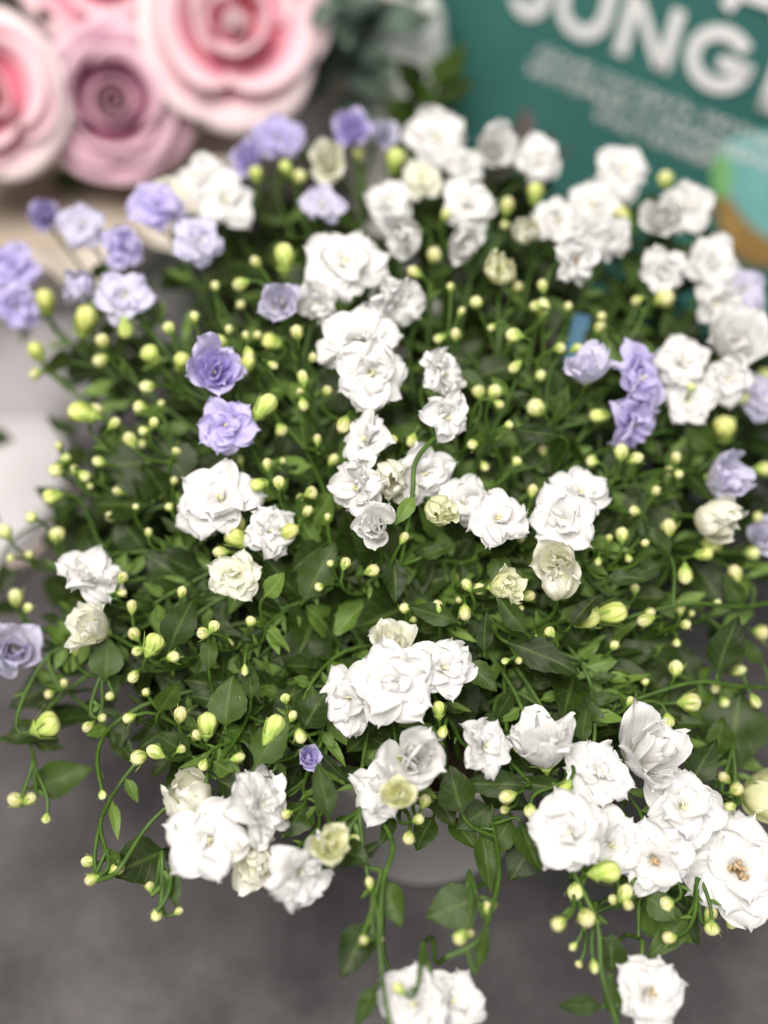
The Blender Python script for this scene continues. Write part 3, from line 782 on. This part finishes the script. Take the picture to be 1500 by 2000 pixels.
# filler: more leaves on the shell and right through the inside of the bush
def leaf_at(p, size, rank, wi=None):
    view = (CAM - p).normalized()
    o = (p - HEART); o = Vector((o.x, o.y, 0))
    o = o.normalized() if o.length > .01 else Vector((1, 0, 0))
    dr = (o * .6 + Vector((rng.uniform(-1, 1), rng.uniform(-1, 1), rng.uniform(-.5, .4)))).normalized()
    nrm = (Vector((0, 0, 1)) + view * .35 + Vector((rng.uniform(-.7, .7), rng.uniform(-.7, .7), 0))).normalized()
    add_leaf(p, p + dr * size, nrm, rng.choice((1, 1, 2, 2, 3)) if wi is None else wi, 0, rank)
n = 0; tries = 0
while n < 170 and tries < 6000:
    tries += 1
    px, py = rng.uniform(-120, 1620), rng.uniform(300, 1740)
    if not inside(px, py) or rng.random() > sparse(px, py): continue
    dz = rng.uniform(.020, .048)
    p = P(px, py, depth(px, py) + dz)
    if p.z < .07: continue
    leaf_at(p, rng.uniform(.013, .025), 2.5 - dz * 40); n += 1
    if px < 250 or px > 1200 or py > 1500:
        lm = leaf_jobs[-1][3]; petiole(p, lm @ Vector((0, 1, 0)))
n = 0; tries = 0
while n < 1500 and tries < 20000:
    tries += 1
    px, py = rng.uniform(-200, 1700), rng.uniform(300, 1700)
    if not inside(px, py) or rng.random() > sparse(px, py) * .9: continue
    p = P(px, py, depth(px, py) + rng.uniform(.050, .115))
    q = (p - Vector((.0, -.01, .12)))
    if p.z < .085 or math.hypot(q.x / .21, q.y / .19) > 1: continue
    if 620 < px < 1020 and py > 1500 and p.z < .12: continue
    leaf_at(p, rng.uniform(.014, .026), -5); n += 1

leaf_jobs.sort(key=lambda j: -j[0])
n_leaf = 0
big_jobs = [j for j in leaf_jobs if j[3].to_scale()[1] > .008][:300]
ids = set(map(id, big_jobs))
for rank, key, yg, M in big_jobs:
    child('leaf', LEAF_ME[(key, yg)], M)
rest = MB()
for j in leaf_jobs:
    if id(j) in ids: continue
    rank, key, yg, M = j
    rest.add(LEAF_LO[(key[1] + key[0]) % 6] if rank < 0 else LEAF_MB[key], M, 1 if yg else 0)
kind(child('foliage', rest.mesh('foliage', [M_LEAF, M_YLEAF]), Matrix.Identity(4)), 'stuff')

# flowers and buds
SHOW = sorted([i for i, f in enumerate(FL) if f[1] > 640 and f[5] != 'c'], key=lambda i: -FL[i][2])[:18]
for kd, i, tp, ax, rad, px, py in tips:
    if kd == 'f':
        _, _, D, tx, ty, op, c, dz, br = FL[i]
        rnd = random.Random(1000 + i)
        M = Matrix.Translation(tp + ax * (.14 * rad)) @ basis(ax, rnd.uniform(0, 6.28)) @ Matrix.Scale(rad, 4)
        lay = petal_layout(op, rnd)
        if br == 2: lay = [(k, Mx) for k, Mx in lay if k[1] < 3]
        m = center_mb(br, rnd)
        mats = [M_PISTIL if c in 'wcl' else M_PETAL[c], M_STAMEN if br else M_PISTIL, M_PETAL[c]]
        if i in SHOW:
            fo = child('flower', m.mesh('flower', mats), M)
            for key, Mx in lay: child('petal', petal_mesh(key, c), Mx, fo)
        else:
            for key, Mx in lay: m.add(PETAL_MB[key], Mx, 2)
            fo = child('flower', m.mesh('flower', mats), M)
        if c == 'v': fo['label'] = 'lilac double flower'
        child('calyx', CALYX_ME[i % 4], Matrix.Identity(4), fo)
    else:
        lime = len(BD[i]) > 4
        M = Matrix.Translation(tp + ax * rad * .40) @ basis(ax, rng.uniform(0, 6.28)) @ Matrix.Diagonal((rad * rng.uniform(.92, 1.06), rad, rad * rng.uniform(.92, 1.42), 1))
        k = (1 if lime else 0, rng.randrange(4))
        bo = child('bud', BUD_ME[k], M)
        child('calyx', BCAL_ME[k], Matrix.Identity(4), bo)

# ------------------------------------------------------------------ artificial roses in a box
def rose_petal(R0, R1, h, curl, span, seed, z0=0.0, nu=15, nv=12):
    rnd = random.Random(seed); off = Vector((seed * 1.3, seed * .7, 2))
    pts = []
    for j in range(nv):
        v = j / (nv - 1)
        for i in range(nu):
            u = 2 * i / (nu - 1) - 1
            top = 1 - .30 * abs(u) ** 3
            vv = v * top
            r = R0 + (R1 - R0) * math.sin(vv * math.pi / 2) ** .85
            z = z0 + h * vv ** 1.2
            if vv > .62:
                k = (vv - .62) / .38
                r += curl * k * k; z -= abs(curl) * .55 * k ** 3
            r *= 1 + .12 * mnoise.noise(Vector((u * 1.2, v * 1.5, 0)) + off) + .05 * abs(u)
            z += .09 * mnoise.noise(Vector((u * 1.6, v, 3)) + off) * v
            a = u * span / 2 * (1 - .06 * v)
            pts.append(Vector((r * math.sin(a), r * math.cos(a), z)))
    m = MB(); m.grid(pts, nu, nv)
    # the soap sheet has thickness: a second skin just outside
    inner = [Vector((p.x * 1.0, p.y * 1.0, p.z - .0)) * 1 for p in pts]
    return m
def spiral(rmax, h, turns, seed, z0):
    pts = []; nu = int(turns * 20)
    for j in range(8):
        v = j / 7
        for i in range(nu + 1):
            t = i / nu
            a = t * turns * 2 * math.pi + seed
            r = (.02 + (rmax - .02) * t) * (1.0 - .25 * (1 - v)) + .05 * rmax * max(0, v - .7) * 3
            z = z0 + h * v * (1.0 - .10 * t) + .02 * math.sin(a * 1.5) * v
            pts.append(Vector((r * math.cos(a), r * math.sin(a), z)))
    m = MB(); m.grid(pts, nu + 1, 8)
    return m
def rose_mat(name, deep, mid, rim):
    return thin_mat(name, [(0, deep), (.35, deep), (.68, mid), (.97, rim)], (1, .8, .8), .18, .55, .25, scale=(2, 3, 1), bump=.08, val=.04)[0]
RM = {'mauve': rose_mat('soap_mauve', (.34, .10, .17), (.62, .30, .42), (.80, .56, .64)),
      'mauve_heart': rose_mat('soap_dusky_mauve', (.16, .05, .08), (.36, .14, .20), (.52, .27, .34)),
      'pink': rose_mat('soap_pink', (.78, .20, .29), (.84, .42, .50), (.87, .66, .69)),
      'rose': rose_mat('soap_rose', (.76, .10, .19), (.82, .30, .39), (.87, .63, .67)),
      'blush': rose_mat('soap_blush', (.80, .30, .38), (.85, .57, .62), (.88, .76, .76)),
      'cream': rose_mat('soap_cream', (.70, .58, .45), (.80, .72, .62), (.84, .79, .72))}
def rose(px, py, D, d, tx, ty, rings, heart, mats, label, seed, roll=0.0):
    p = P(px, py, d); view = -ray(px, py)
    up = (UPV - view * UPV.dot(view)).normalized(); rt = up.cross(view)
    ax = (view * math.sqrt(1 - tx * tx - ty * ty) + rt * tx + up * ty).normalized()
    rad = D / 2 / F_PX * d / 1.1
    M = Matrix.Translation(p - ax * rad * .45) @ basis(ax, roll) @ Matrix.Scale(rad, 4)
    root = empty('artificial_rose'); root.matrix_world = M
    tag(root, label, 'rose', 'artificial roses in the gift box')
    bm = MB(); bm.lathe([(.01, -.22), (.10, -.18), (.30, -.06), (.42, .06), (.30, .10), (.01, .10)], 16)
    o = obj('base', bm.mesh('base', [RM[mats[0]]]), root)
    o = obj('heart', spiral(*heart, seed, .10).mesh('heart', [RM[mats[1]]]), root)
    so = o.modifiers.new('thick', 'SOLIDIFY'); so.thickness = .022
    for q, (n, R0, R1, h, curl, span, mt) in enumerate(rings):
        rnd = random.Random(seed * 10 + q)
        a0 = rnd.uniform(0, 6.28)
        for i in range(n):
            me = rose_petal(R0 * rnd.uniform(.95, 1.05), R1 * rnd.uniform(.94, 1.06), h * rnd.uniform(.92, 1.06), curl * rnd.uniform(.7, 1.3), span * rnd.uniform(.92, 1.08), seed * 100 + q * 10 + i)
            o = obj('petal', me.mesh('petal', [RM[mt]]), root)
            o.matrix_local = Matrix.Rotation(a0 + 2 * math.pi * i / n + rnd.uniform(-.15, .15), 4, 'Z') @ Matrix.Translation((rnd.uniform(-.03, .03), rnd.uniform(-.05, .03), .008 * i)) @ Matrix.Rotation(rnd.uniform(-.16, .12), 4, 'X') @ Matrix.Rotation(rnd.uniform(-.12, .12), 4, 'Y')
            so = o.modifiers.new('thick', 'SOLIDIFY'); so.thickness = .010; so.offset = 1
    return root
def rings_open(a, b, c):
    return [(2, .06, .20, .70, .04, 3.3, a), (3, .10, .36, .70, .08, 2.6, a), (3, .16, .58, .60, .16, 2.6, b), (3, .24, .78, .44, .22, 2.5, b), (4, .30, .93, .24, .18, 2.2, c)]
rose(222, 196, 298, .61, .02, .10, [(3, .36, .54, .62, .18, 2.8, 'mauve'), (3, .36, .72, .46, .22, 2.6, 'mauve'), (4, .36, .92, .26, .18, 2.2, 'mauve')],
     (.31, .50, 2.6), ('mauve', 'mauve_heart'), 'mauve artificial rose with a dusky rolled centre in the gift box', 3)
rose(458, 45, 345, .60, .0, .12, rings_open('pink', 'pink', 'blush'), (.13, .62, 2.2), ('blush', 'pink'), 'large pink artificial rose with cream petal rims', 5)
rose(-38, 178, 300, .595, -.05, .05, rings_open('rose', 'pink', 'blush'), (.13, .62, 2.2), ('blush', 'rose'), 'rose red artificial rose with pale pink outer petals beside the mauve one', 8)
rose(205, -95, 300, .64, .0, .15, rings_open('rose', 'rose', 'pink'), (.13, .62, 2.2), ('pink', 'rose'), 'deep red artificial rose mostly hidden behind the mauve one', 11)
rose(592, 30, 170, .66, .4, .2, rings_open('cream', 'cream', 'cream'), (.13, .62, 2.2), ('cream', 'cream'), 'cream artificial rose tucked behind the large pink one', 14)

BOX = Vector((-.215, .275, 0))
M_BOX = simple('box_card', (.66, .63, .64), .7, .3, (40, [(.3, (.62, .59, .60)), (.7, (.69, .66, .67))]), .1, 300)
M_TISSUE = thin_mat('tissue_cream', [(0, (.66, .56, .46)), (1, (.80, .73, .64))], (1, .95, .85), .3, .7, .2, bump=.3)[0]
bx = empty('gift_box', BOX); tag(bx, 'round pale grey gift box with cream tissue frill under the roses', 'gift box')
m = MB(); m.lathe([(.001, 0), (.092, 0), (.094, .002), (.096, .135), (.0935, .135), (.091, .01), (.001, .008)], 48)
obj('box_wall', m.mesh('box_wall', [M_BOX]), bx)
m = MB(); m.lathe([(.0965, .100), (.0985, .100), (.0985, .130), (.0965, .130)], 48)
obj('box_band', m.mesh('box_band', [simple('band_satin', (.72, .68, .66), .35, .5)]), bx)
m = MB(); pts = []
for j in range(7):
    v = j / 6
    for i in range(96):
        a = 2 * math.pi * i / 96
        k = v * v
        r = .078 + .058 * v + .014 * k * math.sin(11 * a + 1) + .006 * k * math.sin(27 * a)
        z = .128 + .045 * v - .03 * k + .010 * k * math.cos(17 * a + 2)
        pts.append(Vector((r * math.cos(a), r * math.sin(a), z)))
m.grid(pts, 96, 7, closed=True)
obj('tissue_frill', m.mesh('tissue_frill', [M_TISSUE]), bx)
m = MB(); m.lathe([(.092, .125), (.06, .130), (.001, .132)], 32)
obj('foam_block', m.mesh('foam_block', [simple('foam_beige', (.45, .38, .30), .9, .2)]), bx)
for q, (x, y, tx_, ty_) in enumerate(((95, 345, 175, 362), (560, 110, 590, 60), (95, 50, 80, 10))):
    b = P(x, y, .645); t = P(tx_, ty_, .635)
    o = obj('leaf', leaf_mb(200 + q, .6).mesh('leaf', [M_LEAF]), bx)
    o.matrix_local = Matrix.Translation(-BOX) @ leaf_matrix(b, t, -ray(x, y))

LID = Vector((-.262, .130, 0))
lid = empty('box_lid', LID); tag(lid, 'round white cardboard lid lying on the ground beside the gift box', 'lid')
m = MB(); m.lathe([(.001, .028), (.080, .028), (.0825, .026), (.083, .0), (.0815, .0), (.0810, .0245), (.001, .0265)], 56)
obj('lid_shell', m.mesh('lid_shell', [simple('lid_white_card', (.62, .60, .61), .6, .3, (50, [(.3, (.58, .56, .57)), (.7, (.66, .63, .65))]))]), lid)
m = MB(); m.lathe([(.0832, .004), (.0840, .004), (.0840, .014), (.0832, .014)], 56)
obj('ribbon', m.mesh('ribbon', [simple('ribbon_beige', (.62, .50, .44), .4, .4)]), lid)

# ------------------------------------------------------------------ green bag with lettering
YAW = R(36)
BR = Vector((math.cos(YAW), -math.sin(YAW), 0)); BN = Vector((-math.sin(YAW), -math.cos(YAW), 0)); BU = Vector((0, 0, 1))
A0 = P(1218, 108, .67)
def bag_st(px, py):
    q = onplane(px, py, A0, BN) - A0
    return q.dot(BR), q.dot(BU)
bag = empty('green_bag', (A0.x, A0.y, 0)); tag(bag, 'teal green bag printed with large white JUNG lettering behind the plant', 'bag')
BM = Matrix((BR, BU, BN)).transposed().to_4x4(); BM.translation = A0
bag.matrix_world = Matrix.Translation((A0.x, A0.y, 0))
def bagchild(name, me, off=0.0):
    o = obj(name, me, bag)
    o.matrix_local = Matrix.Translation(Vector((0, 0, A0.z))) @ Matrix((BR, BU, BN)).transposed().to_4x4() @ Matrix.Translation((0, 0, off))
    return o
M_BAG = simple('bag_teal', (.04, .17, .14), .42, .45, (14, [(.3, (.034, .130, .112)), (.7, (.046, .165, .145))]), .2, 25)
M_INK = simple('ink_white', (.80, .79, .78), .5, .4)
s0 = bag_st(790, 60)[0]; s1 = .36; t0 = -A0.z; t1 = .20
m = MB(); nx, ny = 18, 14; pts = []
def corner(s, t):
    a = min(s - s0, s1 - s) ; b = min(t - t0, t1 - t)
    e = 1 - max(0, 1 - a / .03) ** 2 * .9; f = 1 - max(0, 1 - b / .03) ** 2 * .9
    return e * f
for j in range(ny):
    for i in range(nx):
        x = s0 + (s1 - s0) * i / (nx - 1); y = t0 + (t1 - t0) * j / (ny - 1)
        pts.append(Vector((x, y, -.026 + .025 * corner(x, y))))
m.grid(pts, nx, ny)
pts = []
for j in range(ny):
    for i in range(nx):
        x = s1 - (s1 - s0) * i / (nx - 1); y = t0 + (t1 - t0) * j / (ny - 1)
        pts.append(Vector((x, y, -.026 - .03 * corner(x, y))))
m.grid(pts, nx, ny)
bagchild('bag_body', m.mesh('bag_body', [M_BAG]))

def stroke(m, pts, w, closed=False):           # flat ribbon through pts (s,t)
    q = [Vector((a, b)) for a, b in pts]; L_, R_ = [], []
    for k in range(len(q)):
        t = (q[min(k + 1, len(q) - 1)] - q[max(k - 1, 0)]).normalized(); nrm = Vector((-t.y, t.x)) * w / 2
        L_.append(q[k] + nrm); R_.append(q[k] - nrm)
    for k in range(len(q) - 1):
        m.face([Vector((c.x, c.y, 0)) for c in (R_[k], R_[k + 1], L_[k + 1], L_[k])])
def arc(cx, cy, rx, ry, a0, a1, n=28):
    return [(cx + rx * math.cos(R(a0 + (a1 - a0) * k / n)), cy + ry * math.sin(R(a0 + (a1 - a0) * k / n))) for k in range(n + 1)]
# letter frame: baseline through measured points, slight roll of the print on the bag
bU = bag_st(1140, 78); bG = bag_st(1420, 186)
base_dir = Vector((bG[0] - bU[0], bG[1] - bU[1])); roll = math.atan2(base_dir.y, base_dir.x)
sx = Vector((math.cos(roll), math.sin(roll))); sy = Vector((-math.sin(roll), math.cos(roll)))
org = Vector(bU)
def ink(name, build, off=.0012):
    m = MB(); build(m)
    for k, p in enumerate(m.v): m.v[k] = Vector((*(org + sx * p.x + sy * p.y), 0))
    m2 = MB(); m2.v = m.v + [p - Vector((0, 0, .0008)) for p in m.v]; n_ = len(m.v)
    m2.f = m.f; m2.uv = m.uv; m2.m = m.m; m2.v = m.v
    return bagchild(name, m2.mesh(name, [M_INK], smooth=False), off)
def cx_of(px, py):
    q = Vector(bag_st(px, py)) - org; return q.dot(sx), q.dot(sy)
CAPH = cx_of(1320, 14)[1] - cx_of(1307, 142)[1]
SW = CAPH * .23
def at_x(px, py): return cx_of(px, py)[0]
def L_U(m):
    x0, x1 = at_x(1085, 20), at_x(1195, 40); r = (x1 - x0) / 2 - SW / 2; c = (x0 + x1) / 2
    stroke(m, [(c - r, CAPH), (c - r, r + SW / 2)] + arc(c, r + SW / 2, r, r, 180, 360) + [(c + r, CAPH)], SW)
def L_J(m):
    x1 = at_x(1070, 10); c = x1 - CAPH * .36; r = CAPH * .27
    stroke(m, arc(c, r + SW / 2, r, r, 200, 360) + [(c + r, CAPH)], SW)
def L_N(m):
    x0, x1 = at_x(1202, 95), at_x(1331, 60)
    stroke(m, [(x0 + SW / 2, 0), (x0 + SW / 2, CAPH)], SW); stroke(m, [(x1 - SW / 2, 0), (x1 - SW / 2, CAPH)], SW)
    m.face([Vector((x0 + SW * .15, CAPH, .0002)), Vector((x1 - SW * 1.15, 0, .0002)), Vector((x1 - SW * .1, 0, .0002)), Vector((x0 + SW * 1.15, CAPH, .0002))])
def L_G(m):
    x0, x1 = at_x(1338, 110), at_x(1475, 130); c = (x0 + x1) / 2; rx = (x1 - x0) / 2 - SW / 2; ry = CAPH / 2 - SW / 2 + CAPH * .02
    stroke(m, arc(c, CAPH / 2, rx, ry, 38, 360, 40), SW)
    stroke(m, [(c + rx * .0, CAPH * .47), (c + rx + SW / 2, CAPH * .47)], SW)
def L_L(m):
    x0 = at_x(1482, 205)
    stroke(m, [(x0 + SW / 2, 0), (x0 + SW / 2, CAPH)], SW); stroke(m, [(x0, SW / 2), (x0 + CAPH * .6, SW / 2)], SW)
def L_A(m):
    x0, y0 = cx_of(1418, 14); w_ = CAPH * .95; h_ = CAPH
    stroke(m, [(x0, y0), (x0 + w_ / 2, y0 + h_)], SW); stroke(m, [(x0 + w_, y0), (x0 + w_ / 2, y0 + h_)], SW); stroke(m, [(x0 + w_ * .2, y0 + h_ * .28), (x0 + w_ * .8, y0 + h_ * .28)], SW * .8)
for f_ in (L_J, L_U, L_N, L_G, L_L, L_A): ink('letter', f_)

def text_line(body, px, py, px_end, py_end, cap):
    cu = bpy.data.curves.new('text', 'FONT'); cu.body = body; cu.size = 1; cu.offset = .012
    to = bpy.data.objects.new('text', cu); col.objects.link(to)
    bpy.context.view_layer.update()
    dg = bpy.context.evaluated_depsgraph_get()
    me = bpy.data.meshes.new_from_object(to.evaluated_get(dg))
    bpy.data.objects.remove(to)
    xs = [v.co.x for v in me.vertices]; ys = [v.co.y for v in me.vertices]
    a = Vector(cx_of(px, py)); b = Vector(cx_of(px_end, py_end))
    k = (b.x - a.x) / (max(xs) - min(xs)); ky = cap / (max(ys) - min(ys))
    for v in me.vertices:
        q = Vector((a.x + (v.co.x - min(xs)) * k, a.y + (v.co.y - min(ys)) * ky))
        c = org + sx * q.x + sy * q.y
        v.co = (c.x, c.y, 0)
    me.materials.clear(); me.materials.append(M_INK)
    bagchild('text_line', me, .0012)
SC = CAPH * .27
text_line('ДОМЕ СОЗДАТЬ УЮТНЫЙ', 1050, 112, 1560, 296, SC)
text_line('ИНТЕРЬЕР С ПОМОЩЬЮ', 1034, 146, 1520, 326, SC)
text_line('РАСТЕНИЙ', 1166, 232, 1388, 318, SC)
# printed picture in the lower corner of the bag
def patch(name, pxs, mat, off):
    m = MB(); n_ = len(pxs)
    ring = [Vector((*bag_st(*spline([(float(a), float(b)) for a, b in pxs + pxs[:1]], k / 40)), 0)) for k in range(40)]
    m.face(ring)
    bagchild(name, m.mesh(name, [mat], smooth=False), off)
patch('print_gold', [(1392, 395), (1440, 372), (1560, 380), (1600, 480), (1500, 520), (1430, 490)], simple('print_gold', (.36, .22, .07), .45, .4, (40, [(.3, (.26, .15, .05)), (.7, (.42, .27, .09))])), .0004)
patch('print_turquoise', [(1396, 300), (1450, 262), (1560, 270), (1620, 400), (1540, 470), (1470, 440), (1420, 370)], simple('print_turquoise', (.22, .50, .48), .45, .4, (30, [(.35, (.14, .42, .34)), (.65, (.26, .52, .56))])), .0008)
patch('print_green', [(1392, 330), (1402, 300), (1425, 310), (1430, 355), (1420, 385), (1395, 375)], simple('print_green', (.22, .48, .18), .45, .4), .0010)

# ------------------------------------------------------------------ small plants between box and bag
def rosette(name, label, cat, px, py, d, n, Ls, mat, seed, wide, pot=None, fwd=0.0):
    rnd = random.Random(seed)
    c = P(px, py, d); root = empty(name, (c.x, c.y, 0)); tag(root, label, cat)
    if pot:
        R0, R1, hp, pm_ = pot
        prof = [(.001, 0), (R0, 0), (R0 * 1.02, .003), (R1, hp), (R1 * .93, hp + .001), (R0 * .93, .012), (.001, .012)]
        if hp > .15: prof = [(.001, 0), (R0, 0), (R0 * .95, .01), (R0 * .6, .05), (R0 * .7, .09), (R1 * .95, .13), (R1 * 1.12, .165), (R1 * 1.0, .195), (R1 * .8, .21), (R1 * .7, .205), (R1 * .9, .18), (.001, .14)]
        m = MB(); m.lathe(prof, 40)
        obj('pot', m.mesh('pot', [pm_]), root)
        m = MB(); m.lathe([(R1 * .9, hp - .010), (.001, hp - .004)], 24); obj('soil', m.mesh('soil', [M_SOIL]), root)
    m = MB(); m.tube([Vector((0, 0, .004 if not pot else pot[2] - .012)), Vector((.004, 0, c.z * .6)), Vector((0, 0, c.z))], .004, .003, 7)
    obj('stem', m.mesh('stem', [M_STEM]), root)
    mes = [leaf_mb(seed + k, wide, teeth=0).mesh('leaf', [mat]) for k in range(4)]
    for k in range(n):
        a = k * 2.4 + rnd.uniform(-.3, .3); el = rnd.uniform(-.2, 1.1)
        dr = Vector((math.cos(a) * math.cos(el), math.sin(a) * math.cos(el), math.sin(el)))
        h = Vector((rnd.uniform(-.045, .012) if fwd else 0, -fwd * rnd.uniform(.6, 1.2), c.z - (rnd.uniform(-.060, .012) if fwd else rnd.uniform(0, .05))))
        o = obj('leaf', mes[k % 4], root)
        o.matrix_local = leaf_matrix(h, h + dr * Ls * rnd.uniform(.7, 1.15), Vector((0, 0, 1)) + (-ray(px, py)) * .5)
    return root
M_BIGPOT = simple('glazed_white', (.74, .72, .68), .3, .5)
rosette('succulent_plant', 'grey green leafy succulent trailing over a tall white urn beside the teal bag', 'succulent', 742, 95, .70, 44, .036, M_SUCC, 300, .55, (.030, .038, .205, M_BIGPOT), .054)
rosette('leafy_sprig', 'bright green leafy sprig in front of the teal bag', 'plant', 835, 165, .60, 16, .030, M_LEAF, 330, .6, (.022, .030, .05, M_BIGPOT))
rosette('dark_leaf_plant', 'dark burgundy leaved plant between white flowers and teal bag', 'plant', 1020, 318, .56, 18, .036, M_BURG, 360, .38, (.026, .034, .06, simple('terracotta_dark', (.12, .05, .04), .8, .2)))

# ------------------------------------------------------------------ plant label pushed into the pot
a = Vector((.050, -.028, .075)); b = P(1138, 615, depth(1138, 615) + .045)
st = empty('plant_label', a); tag(st, 'slim blue plastic plant label standing among the stems', 'plant label')
dr = (b - a).normalized(); L_ = (b - a).length
sd = dr.cross((CAM - b).normalized()).normalized(); nn = sd.cross(dr)
def slab(s0, s1, w0, w1, th):
    m = MB(); c = []
    for s_, w_ in ((s0, w0), (s1, w1)):
        for x, z in ((-w_, -th), (w_, -th), (w_, th), (-w_, th)): c.append(dr * s_ + sd * x + nn * z)
    m.grid(c, 4, 2, closed=True); m.face([c[k] for k in (3, 2, 1, 0)]); m.face(c[4:])
    return m
M_TAG = simple('blue_plastic', (.025, .12, .20), .5, .3)
obj('stake', slab(0, L_ * .8, .001, .003, .0005).mesh('stake', [M_TAG], smooth=False), st)
obj('head', slab(L_ * .8, L_ * 1.0, .0035, .0035, .0007).mesh('head', [M_TAG], smooth=False), st)
